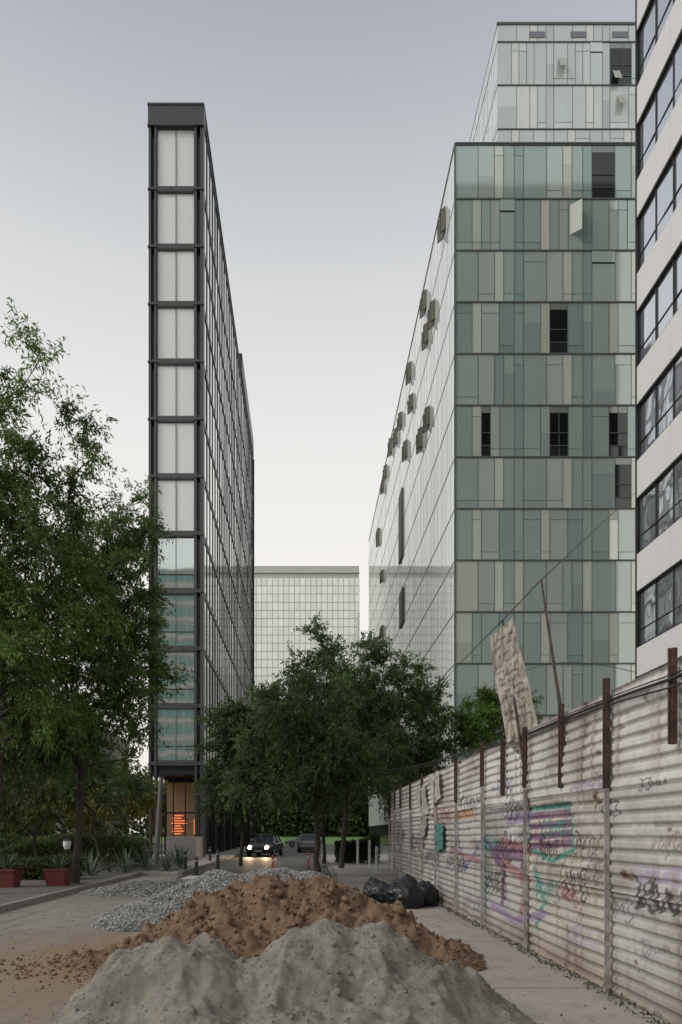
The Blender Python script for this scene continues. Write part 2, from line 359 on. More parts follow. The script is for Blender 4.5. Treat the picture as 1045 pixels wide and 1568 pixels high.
# ---------------------------------------------------------------- right white building
R=empty('white_panel_building')
rx,ry=12.76,26.3
m=MB(); m.box(rx+.3,30,-2,ry-.02,0,64); m.build('core',[M_winhole],R)
m=MB(); g=MB(); k0=8.77
m.box(rx,rx+.35,-2,ry,0,4.6)
m.box(rx,rx+.35,-2,ry,7.6,k0-.06)
for i in range(16):
    z=k0+3.6*i
    y=ry
    while y>-2: 
        m.box(rx,rx+.3,y-2.39,y-.01,z+2.12,z+3.54); y-=2.4
    g.box(rx+.05,rx+.3,-2,ry,z-.04,z+.02); g.box(rx+.05,rx+.3,-2,ry,z+2.07,z+2.11); g.box(rx+.11,rx+.3,-2,ry-.05,z+.62,z+.65)
    y=ry-.04
    while y>-2: g.box(rx+.09,rx+.3,y-.02,y+.02,z+.02,z+2.07); y-=1.2
g.box(rx-.02,rx+.5,ry,ry+.08,0,64)
m.build('wall_panels',[M_whitepanel],R,bevel=.01); g.build('window_frames',[M_dark2],R)
m=MB(); 
for i in range(-1,16):
    z=k0+3.6*i
    y=ry-.04
    while y>-2:
        t=random.uniform(-.02,.02)
        m.quad((rx+.14+t,y,z),(rx+.14+t,y,z+2.1),(rx+.14-t,y-1.2,z+2.1),(rx+.14-t,y-1.2,z)); y-=1.2
m.build('windows',[M_bluewin],R)

# ---------------------------------------------------------------- distant building at the end of the street
D=empty('distant_office_building')
m=MB(); g=MB(); dx0,dx1,dy,dz=-18,11.8,150.,60.2
m.box(dx0,dx1,dy,dy+30,0,dz)
z=0
while z<dz-3:
    x=dx0
    while x<dx1-.2:
        s=random.uniform(.9,1.06); c=(.84*s,.88*s,.83*s)
        g.quad((x+.07,dy-.03,z+.09),(x+1.13,dy-.03,z+.09),(x+1.13,dy-.03,z+1.71),(x+.07,dy-.03,z+1.71),c); x+=1.2
    z+=1.8
m.box(dx0-.1,dx1+.1,dy-.25,dy+.2,dz-1.6,dz-1.35); m.box(-16,-2,dy+4,dy+20,dz,dz+1)
m.build('walls',[mat('grey_cladding',(.52,.53,.495),.5,nvar=.06,nscale=.3)],D); g.build('windows',[M_green],D)
D2=empty('background_building'); m=MB(); m.box(14,32,190,220,0,55,m=0)
for z in range(2,54,3): m.box(14.2,31.8,189.9,190.1,z,z+1.4,m=1)
m.build('walls',[M_whitepanel,M_joint],D2)
D3=empty('background_apartment_block'); m=MB(); m.box(-60,-22,66,85,0,13,m=0)
for z in (1.2,4.4,7.6,10.6):
    for x in range(-59,-23,3): m.box(x,x+1.7,65.9,66.1,z,z+1.6,m=1)
m.build('walls',[M_concrete,M_winhole],D3)
B=empty('office_block_behind'); m=MB(); m.box(-50,-16,-90,-62,0,58,m=0)
for i in range(16):
    m.box(-49.5,-16.5,-62.05,-61.9,1.2+3.6*i,3.2+3.6*i,m=1); m.box(-50.2,-15.8,-62.2,-61.6,3.7+3.6*i,3.95+3.6*i,m=2)
for x in np.arange(-49,-17,2.4): m.box(x,x+.25,-61.88,-61.7,0,57,m=0)
m.build('walls',[mat('beige_wall',(.62,.58,.5),.8),mat('teal_glass',(.16,.34,.34),.1),M_whitepanel],B)

# ---------------------------------------------------------------- trees
def leafmesh(name,P,Dr,size,wid,col,parent,mt=None):
    n=len(P); up=RNG.normal(size=(n,3)); 
    Dr=Dr/np.linalg.norm(Dr,axis=1,keepdims=True); S=np.cross(Dr,up); S/=np.linalg.norm(S,axis=1,keepdims=True)
    Ln=(size*RNG.uniform(.7,1.3,n))[:,None]; Wd=(wid*RNG.uniform(.7,1.3,n))[:,None]
    V=np.stack([P,P+Dr*Ln*.45+S*Wd*.5,P+Dr*Ln,P+Dr*Ln*.45-S*Wd*.5],1).reshape(-1,3)
    Fq=np.arange(4*n).reshape(n,4); C=np.repeat(col,4,axis=0)
    return npmesh(name,V,Fq,C,[mt or M_leaf],parent)
def make_tree(name,base,fork,ells,nclump,nleaf,lsize,lwid,color,r_clump=.65,r_tip=.012,seed=1):
    rnd=random.Random(seed); T=empty(name)
    vols=[e[3]*e[4]*e[5] for e in ells]; pts=[]; cen=[]
    while len(pts)<nclump:
        e=rnd.choices(ells,vols)[0]
        u=Vector((rnd.gauss(0,1),rnd.gauss(0,1),rnd.gauss(0,1))).normalized(); r=rnd.random()**.42*rnd.uniform(.75,1.12)
        p=Vector((e[0]+u.x*e[3]*r,e[1]+u.y*e[4]*r,e[2]+u.z*e[5]*r))
        if any((p-q).length<r_clump*.55 for q in pts): 
            if rnd.random()<.9: continue
        pts.append(p); cen.append(Vector(e[:3]))
    nodes=[Vector(base)]; par=[-1]; base=Vector(base); fork=Vector(fork)
    for k in range(1,6):
        t=k/5; nodes.append(base.lerp(fork,t)+Vector((rnd.uniform(-.06,.06),rnd.uniform(-.06,.06),0))); par.append(len(nodes)-2)
    order=sorted(range(len(pts)),key=lambda i:(pts[i]-fork).length)
    plen=[0]*len(nodes)
    for i in order:
        p=pts[i]; best=None;bc=1e9
        for j in range(5,len(nodes)):
            q=nodes[j]; c=(p-q).length+.25*plen[j]+(1.5*max(0,q.z-p.z-.4))
            if c<bc: bc=c;best=j
        q=nodes[best]; L_=(p-q).length; prev=best; ns=max(2,min(6,int(L_/.6)))
        for k in range(1,ns+1):
            t=k/ns; pp=q.lerp(p,t)+Vector((rnd.uniform(-1,1),rnd.uniform(-1,1),rnd.uniform(-.3,1)))*(.07*L_*math.sin(math.pi*t))
            nodes.append(pp); par.append(prev); plen.append(plen[prev]+L_/ns); prev=len(nodes)-1
    ch=[0]*len(nodes)
    for j in range(1,len(nodes)): ch[par[j]]+=1
    wgt=[1.0 if ch[j]==0 else 0 for j in range(len(nodes))]
    for j in range(len(nodes)-1,0,-1): wgt[par[j]]+=wgt[j]
    rad=[r_tip*max(x,1)**.52 for x in wgt]
    m=MB()
    for j in range(1,len(nodes)):
        a,b=nodes[par[j]],nodes[j]
        if (a-b).length<1e-3: continue
        r0=rad[par[j]] if par[j]<5 or rad[par[j]]<rad[j]*1.5 else rad[j]*1.15
        if par[j]==0: r0*=1.35
        m.tube(a,b,r0,rad[j],8 if rad[j]>.05 else 5,cap=False)
    m.build('trunk_and_limbs',[M_bark],T,smooth=True)
    ntw=14; C0=np.array([tuple(p) for p in pts]); CE=np.array([tuple(c) for c in cen])
    ci=np.repeat(np.arange(len(pts)),ntw); nt_=len(ci)
    out=C0[ci]-CE[ci]; out/= (np.linalg.norm(out,axis=1,keepdims=True)+.2)
    d=RNG.normal(size=(nt_,3)); d/=np.linalg.norm(d,axis=1,keepdims=True); d=d+out*.65+np.array([0,0,.2]); d/=np.linalg.norm(d,axis=1,keepdims=True)
    tl=r_clump*RNG.uniform(.5,1.5,nt_); shade=RNG.uniform(.6,1.4,len(pts))
    k=max(3,int(nleaf/nt_)); ti=np.repeat(np.arange(nt_),k); t=RNG.uniform(.12,1,len(ti))
    P=C0[ci[ti]]+d[ti]*(tl[ti]*t)[:,None]; P[:,2]-=.35*r_clump*t**2
    P+=RNG.normal(size=P.shape)*.04
    Dr=d[ti]*.5+RNG.normal(size=P.shape)*.5+np.array([0,0,-.55])
    sh=(shade[ci[ti]]*RNG.uniform(.7,1.3,len(ti)))[:,None]
    col=np.array(color)[None,:]*sh; col[:,0]*=RNG.uniform(.8,1.3,len(ti))
    leafmesh('foliage',P,Dr,lsize,lwid,col,T)
    return T
def E(px,py,d,rx,rz,ry=None):
    x,y,z=W(px,py,d); s=d/F; return (x,y,z,rx*s,(ry if ry else rx*s),rz*s)
GR=(.10,.17,.036); GD=(.075,.125,.042)
make_tree('ash_tree',(-7.6,16.5,.1),(-7.4,16.5,3.6),[E(20,830,16.5,125,190),E(25,640,16.5,60,110),E(110,700,16.5,40,70),E(-60,760,16.5,110,200),E(110,900,16.5,80,120),E(20,1050,16,120,90)],190,82000,.13,.036,GR,.7,seed=3)
make_tree('ash_tree',(-6.75,20,.1),(-6.6,20,3.4),[E(170,950,20,85,160),E(190,800,20,50,70),E(200,1080,19.5,66,85),E(90,1090,20,90,90),E(225,1140,19,42,50)],170,72000,.13,.038,(.088,.15,.036),.65,seed=5)
make_tree('ash_tree',(-10,18.5,.1),(-9.8,18.5,3.0),[E(-20,1120,18.5,110,80),E(60,1130,19,90,70),E(-40,980,18,100,110)],100,36000,.14,.045,GD,.7,seed=8)
make_tree('shade_tree',(.47,25.7,.1),(.35,25.7,2.6),[E(470,1085,25.7,95,110),E(475,1010,25.7,42,60),E(520,1150,25.2,110,80),E(430,1160,25.5,85,70)],140,55000,.15,.048,GD,.7,seed=11)
make_tree('shade_tree',(1.5,28.5,.1),(1.7,28.5,2.8),[E(590,1110,28.5,85,95),E(575,1035,28.5,40,60),E(640,1120,28,52,80),E(660,1170,28,35,50),E(530,1030,29,40,70)],125,50000,.16,.052,GD,.75,seed=12)
make_tree('shade_tree',(-2.9,30.5,.1),(-2.8,30.5,2.7),[E(375,1150,30.5,62,85),E(350,1200,30,42,50),E(410,1100,30.5,55,50)],90,38000,.16,.055,GD,.75,seed=13)
make_tree('shade_tree',(.9,33,.1),(.9,33,2.8),[E(490,1130,33,110,100),E(600,1190,33,80,50)],80,28000,.18,.07,GD,.85,seed=14)
make_tree('young_tree',(7.6,30,0),(7.6,30,3),[E(735,1100,30,38,45),E(795,1095,30,32,40),E(700,1120,30,30,40)],50,20000,.16,.05,(.10,.19,.035),.6,seed=15)
make_tree('small_tree',(-7.3,25.5,.1),(-8,25.5,1.6),[E(150,1195,25.5,80,38),E(90,1180,25.5,60,40)],45,12000,.15,.05,GD,.6,seed=16)
make_tree('small_tree',(-10.6,27,.1),(-10.7,27,1.5),[E(60,1215,27,80,45),E(-10,1220,27,60,50)],45,14000,.15,.05,(.13,.15,.035),.6,seed=17)
make_tree('small_tree',(-10.9,36,.1),(-10.9,36,1.7),[E(190,1215,36,50,45),E(140,1230,36,50,40)],40,14000,.2,.07,(.20,.20,.05),.7,seed=18)
def leafmass(name,boxes,n,size,color,dens_seed=0,ztop=.6):
    T=[];C=[]
    for (x0,x1,y0,y1,z0,z1) in boxes:
        k=n//len(boxes); x=RNG.uniform(x0,x1,k); y=RNG.uniform(y0,y1,k)
        top=z0+(z1-z0)*(.7+.45*fbm(x*.45,y*.45,4,dens_seed)); z=z0+(top-z0)*RNG.uniform(0,1,k)**ztop
        T.append(np.stack([x,y,z],1)); s=(.6+.8*vnoise(x*.8,z*.8+y*.3,5))[:,None]; C.append(np.array(color)[None,:]*s*RNG.uniform(.75,1.25,(k,1)))
    P=np.concatenate(T);C=np.concatenate(C)
    return leafmesh(name,P,RNG.normal(size=P.shape)+np.array([0,0,-.3]),size,size*.45,C,None)
leafmass('hedge',[(-14,-6.9,29,30.5,.1,1.7),(-13.5,-7.2,21.3,22.3,.1,.95)],26000,.14,(.08,.115,.03),2)
leafmass('clipped_hedge',[(1.5,3.6,33,34,.1,1.9)],9000,.14,(.05,.09,.03),3)
leafmass('distant_trees',[(-70,-12,50,56,0,9)],26000,.5,(.09,.12,.04),4)
leafmass('distant_trees',[(-30,40,128,140,0,14)],60000,1.3,(.07,.11,.04),9,.9)
leafmass('shrubs',[(-30,-13,31,36,0,4)],22000,.25,(.09,.12,.04),6)
leafmass('dry_weeds',[(2.86,3.0,4.8,14,0,.08),(2.88,3.0,14,23,0,.07)],1500,.05,(.13,.12,.08),7)

# ---------------------------------------------------------------- heaps
def heap(name,x0,x1,y0,y1,res,cones,mt,nf,na,nd,seed,clumpy=0,smooth=True,ridge=0,kk=14.,gain=.5):
    nx=int((x1-x0)/res); ny=int((y1-y0)/res); X,Y=np.meshgrid(np.linspace(x0,x1,nx),np.linspace(y0,y1,ny))
    wx=X+.22*fbm(X*1.7,Y*1.7,4,seed+5); wy=Y+.22*fbm(X*1.7,Y*1.7,4,seed+9)
    acc=np.zeros(X.shape)
    for (cx,cy,h,sl,ax) in cones:
        r=np.sqrt(((wx-cx)/ax)**2+(wy-cy)**2+.03); hh=h-sl*(r-.17); acc+=np.exp(kk*hh)
    H=np.log(acc)/kk
    msk=np.clip(H*3+.35,0,1)
    H=H+na*fbm(X*nf,Y*nf,nd,seed,gain)*msk
    if ridge:
        H+=ridge*(0.5-2*np.abs(fbm(X*2.3,Y*1.5,3,seed+41)))*msk
    if clumpy:
        v=vnoise(X*6,Y*6,seed+3)*vnoise(X*11,Y*11,seed+4); H+=clumpy*np.clip(v-.25,0,1)*np.clip(H*4,0,1)
    H=np.maximum(H,-.04)
    V=np.stack([X,Y,H],-1).reshape(-1,3); idx=np.arange(nx*ny).reshape(ny,nx)
    Fq=np.stack([idx[:-1,:-1],idx[:-1,1:],idx[1:,1:],idx[1:,:-1]],-1).reshape(-1,4)
    keep=V[Fq][:,:,2].max(1)>-.03; Fq=Fq[keep]
    o=npmesh(name,V,Fq,None,[mt],None,smooth=smooth)
    return (X,Y,H,o)
def stones(name,P,size,col,mt,parent,jit=.35):
    n=len(P); base=np.array([(1,0,0),(-1,0,0),(0,1,0),(0,-1,0),(0,0,1),(0,0,-1)],float)
    fc=np.array([(0,2,4),(2,1,4),(1,3,4),(3,0,4),(2,0,5),(1,2,5),(3,1,5),(0,3,5)])
    mid={};bv=[tuple(b) for b in base];nf=[]
    def md(a,b):
        k=(min(a,b),max(a,b))
        if k not in mid: v=np.array(bv[a])+np.array(bv[b]); v/=np.linalg.norm(v); mid[k]=len(bv); bv.append(tuple(v))
        return mid[k]
    for a,b,c in fc:
        ab,bc,ca=md(a,b),md(b,c),md(c,a); nf+=[(a,ab,ca),(b,bc,ab),(c,ca,bc),(ab,bc,ca)]
    bv=np.array(bv); fc=np.array(nf); k=len(bv)
    R=RNG.normal(size=(n,3,3)); Q,_=np.linalg.qr(R)
    V=bv[None]*(1+RNG.uniform(-jit,jit,(n,k,1)))*size[:,None,None]*RNG.uniform(.6,1.1,(n,1,3)); V=np.einsum('nkj,nij->nki',V,Q)+P[:,None,:]
    Fq=(fc[None]+np.arange(n)[:,None,None]*k).reshape(-1,3); C=np.repeat(col,k,axis=0)
    return npmesh(name,V.reshape(-1,3),Fq,C,[mt],parent)
def sample(hm,n,minh,maxh=9):
    X,Y,H,_=hm; f=np.where((H.ravel()>minh)&(H.ravel()<maxh))[0]; i=RNG.choice(f,n)
    r=(X[0,1]-X[0,0]); return np.stack([X.ravel()[i]+RNG.uniform(-r,r,n),Y.ravel()[i]+RNG.uniform(-r,r,n),H.ravel()[i]],1)
M_sand=mat('grey_sand',(.265,.243,.205),.95,nvar=.28,nscale=3,bump=1,bscale=110,col2=(.185,.168,.14),bdist=.014)
sand=heap('sand_pile',-2.9,2.6,4.3,7.7,.015,[(-1.27,6.0,.64,.90,1),(-.9,5.95,.62,.85,1),(-.3,6.0,.64,.85,1),(.1,6.05,.74,.9,1),(.62,6.1,.80,.9,1),(1.0,5.9,.46,.8,1),(-1.75,5.7,.08,.35,1),(1.5,5.6,.10,.35,1),(-.1,5.4,.30,.45,2.0)],M_sand,2.3,.19,7,21,ridge=.10,kk=16,gain=.5,clumpy=.10)
n=6000; Ps=sample(sand,n,.0); s_=RNG.uniform(.002,.009,n); s_[:140]=RNG.uniform(.010,.035,140); stones('sand_lumps',Ps,s_,np.ones((n,3)),M_sand,sand[3])
M_soil=mat('brown_soil',(.205,.128,.078),.95,nvar=.35,nscale=4,bump=.8,bscale=60,col2=(.14,.090,.057),bdist=.02)
soil=heap('soil_pile',-4.2,2.8,6.9,11.2,.03,[(-.38,9.1,.97,.75,1),(-.9,9.5,.84,.6,1),(.1,9.1,.90,.7,1),(.5,8.9,.79,.7,1),(1.0,8.7,.54,.6,1),(1.45,8.4,.26,.45,1),(-1.5,8.7,.28,.4,1),(-2.3,8.5,.08,.2,1.3)],M_soil,4,.22,6,31,clumpy=.35,gain=.6)
n=5600; Psm=sample(soil,n,.0); sz=.006+.03*RNG.uniform(0,1,n)**2.5; sz[:90]=RNG.uniform(.04,.09,90)
stones('clods',Psm,sz,np.ones((n,3)),M_soil,soil[3])
big=np.array([(1.42,8.3,.33),(1.2,8.2,.30),(-.62,8.7,.66),(.95,8.25,.38),(1.75,8.2,.05),(-2.6,8.1,.03)]); stones('boulders',big,np.array([.13,.1,.09,.1,.09,.06]),np.ones((6,3)),M_soil,soil[3],.2)
M_grav=mat('gravel_stone',rough=.9,attr=True)
M_gravb=mat('gravel_base',(.15,.145,.138),.95,nvar=.3,nscale=25,bump=.8,bscale=60)
grav=heap('gravel_pile',-4.2,1.6,10.2,16,.05,[(-1.6,13.2,.86,.55,1.2),(-.6,13.8,.86,.5,1.2),(-2.6,12.6,.46,.4,1),(-.9,12.6,.7,.5,1),(.1,14,.78,.6,1),(-3.0,11.6,.1,.3,1)],M_gravb,2,.08,4,41)
def greys(n):
    g=RNG.uniform(.13,.40,(n,1)); return g*np.array([[1.0,.98,.95]])
n=24000; Pg=sample(grav,n,.0); stones('gravel',Pg,RNG.uniform(.012,.028,n),greys(n),M_grav,grav[3])
gr2=heap('gravel_pile',-5.9,-2.2,16,20.5,.07,[(-4.3,18.2,.34,.3,1.3),(-3.4,18.4,.30,.3,1)],M_gravb,2,.06,4,47)
n=5000; Pg=sample(gr2,n,.0); stones('gravel',Pg,RNG.uniform(.015,.035,n),greys(n),M_grav,gr2[3])
n=2600; Pl=np.stack([RNG.uniform(-5.8,2.9,n),5+RNG.uniform(0,1,n)**1.3*13,np.full(n,.006)],1); stones('loose_pebbles',Pl,.003+.015*RNG.uniform(0,1,n)**3,greys(n)*.9,M_grav,None)
n=900; Pl=np.stack([RNG.normal(-2.3,.8,n),RNG.normal(8.1,.6,n),np.full(n,.006)],1); stones('scattered_soil',Pl,.004+.03*RNG.uniform(0,1,n)**3,np.ones((n,3)),M_soil,None)

# ---------------------------------------------------------------- fence
FX=3.02
FE=empty('corrugated_metal_fence')
posts=[24.0,22.6,21.2,19.2,17.3,15.5,13.4,11.4,10.2,9.17,7.89,6.69,5.5,4.3,3.0,1.8,.6,-.6,-1.8,-3]
ys=[]; y=-3.
while y<24:
    ys.append(y); y+= .05 if y<4.5 else (.012+max(0,(y-7))*.0016)
ys=np.array(ys+[24.]); nz=264; zz=np.linspace(.04,3.0,nz)
Yg,Zg=np.meshgrid(ys,zz)
seg=np.searchsorted(np.array(sorted(posts))[::2],Yg); row=np.clip(((Zg-.04)/.99).astype(int),0,2)
def hsh(a,b,s): return vnoise(a*7.31+b*3.17+s*11.1,b*5.77+a*1.93+s*2.3,s)
ph=Zg+.03*(hsh(seg,row,3)-.5)+.045*(hsh(seg,row,4)-.5)*np.sin(Yg*1.2+seg)
pt=.12; fr=(ph/pt)%1
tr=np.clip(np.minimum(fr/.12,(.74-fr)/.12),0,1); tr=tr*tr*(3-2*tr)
Xo=FX-.022*tr+.022*fbm(Yg*1.1,Zg*1.6,4,7)+.014*(hsh(seg,row,9)-.5)*2
lap=((Zg-.04)/.99)%1; Xo-= .014*np.clip(1-lap*14,0,1)
bend=np.clip(fbm(Yg*.9,Zg*.9,3,77)-.30,0,1)*.14; Xo-=bend
dent=np.clip(vnoise(Yg*3.1,Zg*3.7,81)-.78,0,1)*.12; Xo+=dent
base=np.array([.62,.60,.58]); C=np.ones(Yg.shape+(3,))*base
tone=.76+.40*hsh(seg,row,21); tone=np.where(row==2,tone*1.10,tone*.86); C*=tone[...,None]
warm=(hsh(seg,row,23)>.55)&(row<2); C=np.where(warm[...,None],C*np.array([1.0,.95,.88]),C)
dirt=np.clip(fbm(Yg*1.5,Zg*1.5,5,33)*1.2+.15,0,1)*.45; C*=(1-dirt[...,None]*np.array([.92,1,1.06]))
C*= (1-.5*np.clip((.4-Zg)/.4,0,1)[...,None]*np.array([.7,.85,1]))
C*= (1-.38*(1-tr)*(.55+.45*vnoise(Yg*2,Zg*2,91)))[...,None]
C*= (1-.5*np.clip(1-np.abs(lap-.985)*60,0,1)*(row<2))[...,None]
streak=np.clip(vnoise(Yg*16,Zg*.8,61)-.62,0,1)*2.2*np.clip(vnoise(Yg*1.2,Zg*1.2,62)*1.6-.3,0,1); C=C*(1-streak[...,None])+np.array([.15,.10,.075])*streak[...,None]
rust=np.clip(fbm(Yg*3,Zg*5,5,71,.6)-.40,0,.25)*4; C=C*(1-rust[...,None])+np.array([.12,.065,.04])*rust[...,None]
def f2(px,py):
    d=FX*F/(px-VX); return (d,CH-(py-VY)*d/F)
def stroke(pts,wd,col,al=.92,soft=.3):
    wd=wd*1.35
    pts=np.array(pts); lo=pts.min(0)-wd; hi=pts.max(0)+wd
    mk=(Yg>lo[0])&(Yg<hi[0])&(Zg>lo[1])&(Zg<hi[1])
    if not mk.any(): return
    A=Yg[mk];B_=Zg[mk]; dm=np.full(A.shape,9.)
    for i in range(len(pts)-1):
        p,q=pts[i],pts[i+1]; v=q-p; l=(v@v)+1e-9; t=np.clip(((A-p[0])*v[0]+(B_-p[1])*v[1])/l,0,1)
        dm=np.minimum(dm,np.hypot(A-p[0]-t*v[0],B_-p[1]-t*v[1]))
    a=np.clip((wd-dm)/(wd*soft),0,1)*al*(.7+.3*vnoise(A*20,B_*20,5)); cc=C[mk]; C[mk]=cc*(1-a[:,None])+np.array(col)*a[:,None]
def tag(px,py,w,h,n,wd,col,seed,al=.9):
    r=random.Random(seed); d,z=f2(px,py); P0=[]
    nl=max(3,n); lw=w/nl
    for k in range(nl):
        cx=-w/2+lw*(k+.5); kind=r.randint(0,3); hh=h*r.uniform(.7,1.15)
        if kind==0: L_=[(-.4,-.5),(-.3,.5),(.0,-.3),(.3,.5),(.4,-.5)]
        elif kind==1: L_=[(.4,.35),(.0,.5),(-.4,.2),(-.3,-.4),(.2,-.5),(.45,-.1),(.0,0)]
        elif kind==2: L_=[(-.4,.5),(.4,.45),(-.1,0),(.4,-.2),(.1,-.55),(-.4,-.4)]
        else: L_=[(-.3,.5),(-.35,-.5),(.1,-.1),(.35,.45),(.3,-.6)]
        P0+=[(d-(cx+a*lw*1.25+r.uniform(-.1,.1)*lw), z+b*hh+r.uniform(-.08,.08)*hh) for a,b in L_]
    P0=np.array(P0)
    for _ in range(2):
        Qa=P0[:-1]*.75+P0[1:]*.25; Qb=P0[:-1]*.25+P0[1:]*.75; P0=np.stack([Qa,Qb],1).reshape(-1,2)
    stroke(P0,wd,col,al)
TEAL=(.05,.25,.23);PUR=(.15,.055,.15);PUR2=(.28,.20,.34);BLK=(.02,.02,.025);RED=(.31,.065,.065);ORG=(.45,.2,.08);WHT=(.62,.61,.59);LAV=(.40,.34,.48);BLU=(.08,.14,.31)
def line(pp,wd,col,al=.9): stroke([f2(*p) for p in pp],wd,col,al)
for y0 in (1250,1266,1282,1296): line([(815,y0),(876,y0-6)],.04,PUR)
line([(812,1240),(876,1232)],.03,TEAL); line([(876,1232),(880,1300)],.035,TEAL); line([(812,1240),(814,1300),(850,1318),(880,1302)],.03,TEAL)
line([(778,1255),(815,1250)],.07,PUR2); line([(770,1290),(812,1300)],.07,RED,.75); line([(745,1290),(775,1330),(770,1380)],.08,PUR); line([(738,1262),(745,1300),(744,1390)],.06,TEAL,.85)
line([(752,1300),(800,1310),(805,1345)],.07,PUR,.85); line([(775,1320),(808,1350),(800,1400)],.07,RED,.65); line([(820,1330),(835,1380),(822,1420)],.045,TEAL,.85); line([(700,1250),(725,1245)],.07,ORG,.8)
line([(700,1275),(715,1330),(735,1290)],.05,BLU,.7); line([(755,1385),(790,1410),(835,1400)],.05,PUR2); line([(690,1300),(735,1320)],.045,RED,.6)
line([(780,1270),(800,1262),(812,1275),(795,1288),(778,1280)],.03,WHT,.8)
line([(828,1255),(838,1300)],.012,BLK); line([(846,1250),(842,1306)],.012,BLK); line([(862,1246),(866,1300)],.012,BLK)
k=0
for (px,py,w_,h_,n_,wd,c) in ((1008,1375,.9,.30,4,.017,BLK),(880,1350,.75,.36,4,.012,BLK),(1010,1340,.8,.18,4,.016,LAV),(905,1200,.9,.12,5,.008,PUR2),(835,1360,.9,.36,5,.012,TEAL),(790,1240,1.2,.3,6,.012,BLK),
   (770,1205,1.1,.18,6,.010,BLU),(720,1230,1.6,.35,7,.015,BLK),(700,1320,1.8,.42,8,.018,BLK),(760,1350,1.2,.42,6,.017,BLK),(660,1310,2.2,.45,8,.022,BLK),(640,1290,2.2,.5,8,.022,BLK),(900,1290,.7,.25,4,.009,BLK),
   (930,1240,.7,.16,5,.008,BLK),(985,1450,.6,.2,4,.008,(.2,.2,.2)),(890,1430,.9,.26,5,.011,LAV),(850,1268,.8,.24,5,.011,TEAL),(725,1380,1.2,.26,6,.017,(.2,.2,.25)),(615,1280,2,.5,8,.025,BLK),(680,1250,1.6,.34,7,.017,RED),(870,1370,.6,.24,4,.008,RED),
   (1030,1290,.6,.2,5,.009,(.25,.2,.2)),(1000,1200,.5,.1,4,.006,BLK),(805,1290,.7,.3,5,.013,BLK),(750,1290,1.1,.34,6,.015,TEAL),(950,1390,.5,.22,3,.01,(.12,.12,.14)),(915,1330,.5,.3,3,.009,(.1,.1,.12)),(775,1300,1.0,.5,5,.016,BLK),(845,1300,.6,.3,4,.012,BLK),(650,1270,1.5,.4,6,.02,(.2,.3,.3))):
    k+=1; tag(px,py,w_,h_,n_,wd,c,k*13)
line([(752,1240),(880,1228)],.015,BLK,.6); line([(878,1325),(905,1322)],.012,WHT)
for (px,py,w_,h_) in ((905,1260,.35,.12),(960,1440,.3,.12),(870,1400,.3,.1),(985,1270,.2,.08),(730,1270,.5,.15)):
    d_,z_=f2(px,py); stroke([(d_-w_/2,z_),(d_+w_/2,z_+.02)],h_,(.50,.48,.455),.75,.15)
V=np.stack([Xo,Yg,Zg],-1).reshape(-1,3); nzr,nyc=Yg.shape; idx=np.arange(nzr*nyc).reshape(nzr,nyc)
Fq=np.stack([idx[:-1,:-1],idx[1:,:-1],idx[1:,1:],idx[:-1,1:]],-1).reshape(-1,4)
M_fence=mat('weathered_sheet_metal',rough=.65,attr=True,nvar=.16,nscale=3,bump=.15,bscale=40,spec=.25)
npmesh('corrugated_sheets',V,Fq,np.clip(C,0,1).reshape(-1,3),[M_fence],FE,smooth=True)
M_rust=mat('rusty_steel',(.085,.045,.032),.85,nvar=.4,nscale=7,bump=.4,bscale=40,col2=(.045,.028,.022))
M_dpost=mat('weathered_post_paint',(.42,.405,.39),.7,nvar=.3,nscale=6,bump=.3,bscale=30,col2=(.24,.21,.19))
m=MB(); g=MB()
for i,y in enumerate(posts):
    zt=3.08+random.uniform(-.08,.08); zb=2.25+random.uniform(-.3,.2); dx=random.uniform(-.015,.015)
    m.box(FX-.085,FX-.04,y-.024+dx,y+.024+dx,zb,zt); m.box(FX-.105,FX-.085,y-.01+dx,y+.01+dx,zb,zt); 
    if i%2==1 or y>12:
        g.box(FX-.085,FX-.045,y-.022,y+.022,0,zb); g.box(FX-.10,FX-.085,y-.022,y-.012,0,zb-.02)
    m.box(FX+.06,FX+.12,y-.04,y+.04,0,3.0)
m.build('upper_posts',[M_rust],FE,bevel=.004); g.build('lower_posts',[M_dpost],FE,bevel=.004)
m=MB(); m.box(FX+.05,FX+.09,-3,24,2.9,2.96); m.build('top_rail',[M_rust],FE)
m=MB(); m.box(FX,FX+.05,23.98,24.06,0,3.05); m.box(FX+.05,12,24.0,24.04,0,2.9); m.build('end_sheet',[M_dpost],FE)

def cloth(name,c4,nu,nv,amp,seed,colf,mt,parent=None):
    u,v=np.meshgrid(np.linspace(0,1,nu),np.linspace(0,1,nv)); c4=[np.array(c) for c in c4]
    P=((1-u)*(1-v))[...,None]*c4[0]+(u*(1-v))[...,None]*c4[1]+(u*v)[...,None]*c4[2]+((1-u)*v)[...,None]*c4[3]
    nn=np.cross(c4[1]-c4[0],c4[3]-c4[0]); nn/=np.linalg.norm(nn)
    P=P+nn*(amp*(fbm(u*3,v*5,4,seed)+.8*np.abs(fbm(u*5+v*2,v*4,3,seed+2))))[...,None]
    P[...,1]+=amp*.5*fbm(u*4,v*4,3,seed+5); P[...,2]+=amp*.5*fbm(u*4,v*4,3,seed+6)
    i=np.arange(nu*nv).reshape(nv,nu); Fq=np.stack([i[:-1,:-1],i[:-1,1:],i[1:,1:],i[1:,:-1]],-1).reshape(-1,4)
    return npmesh(name,P.reshape(-1,3),Fq,colf(u,v).reshape(-1,3),[mt],parent,smooth=True)
M_cloth=mat('faded_cloth',rough=.9,attr=True,nvar=.12,nscale=6,trans=.2)
BN=empty('protest_banner')
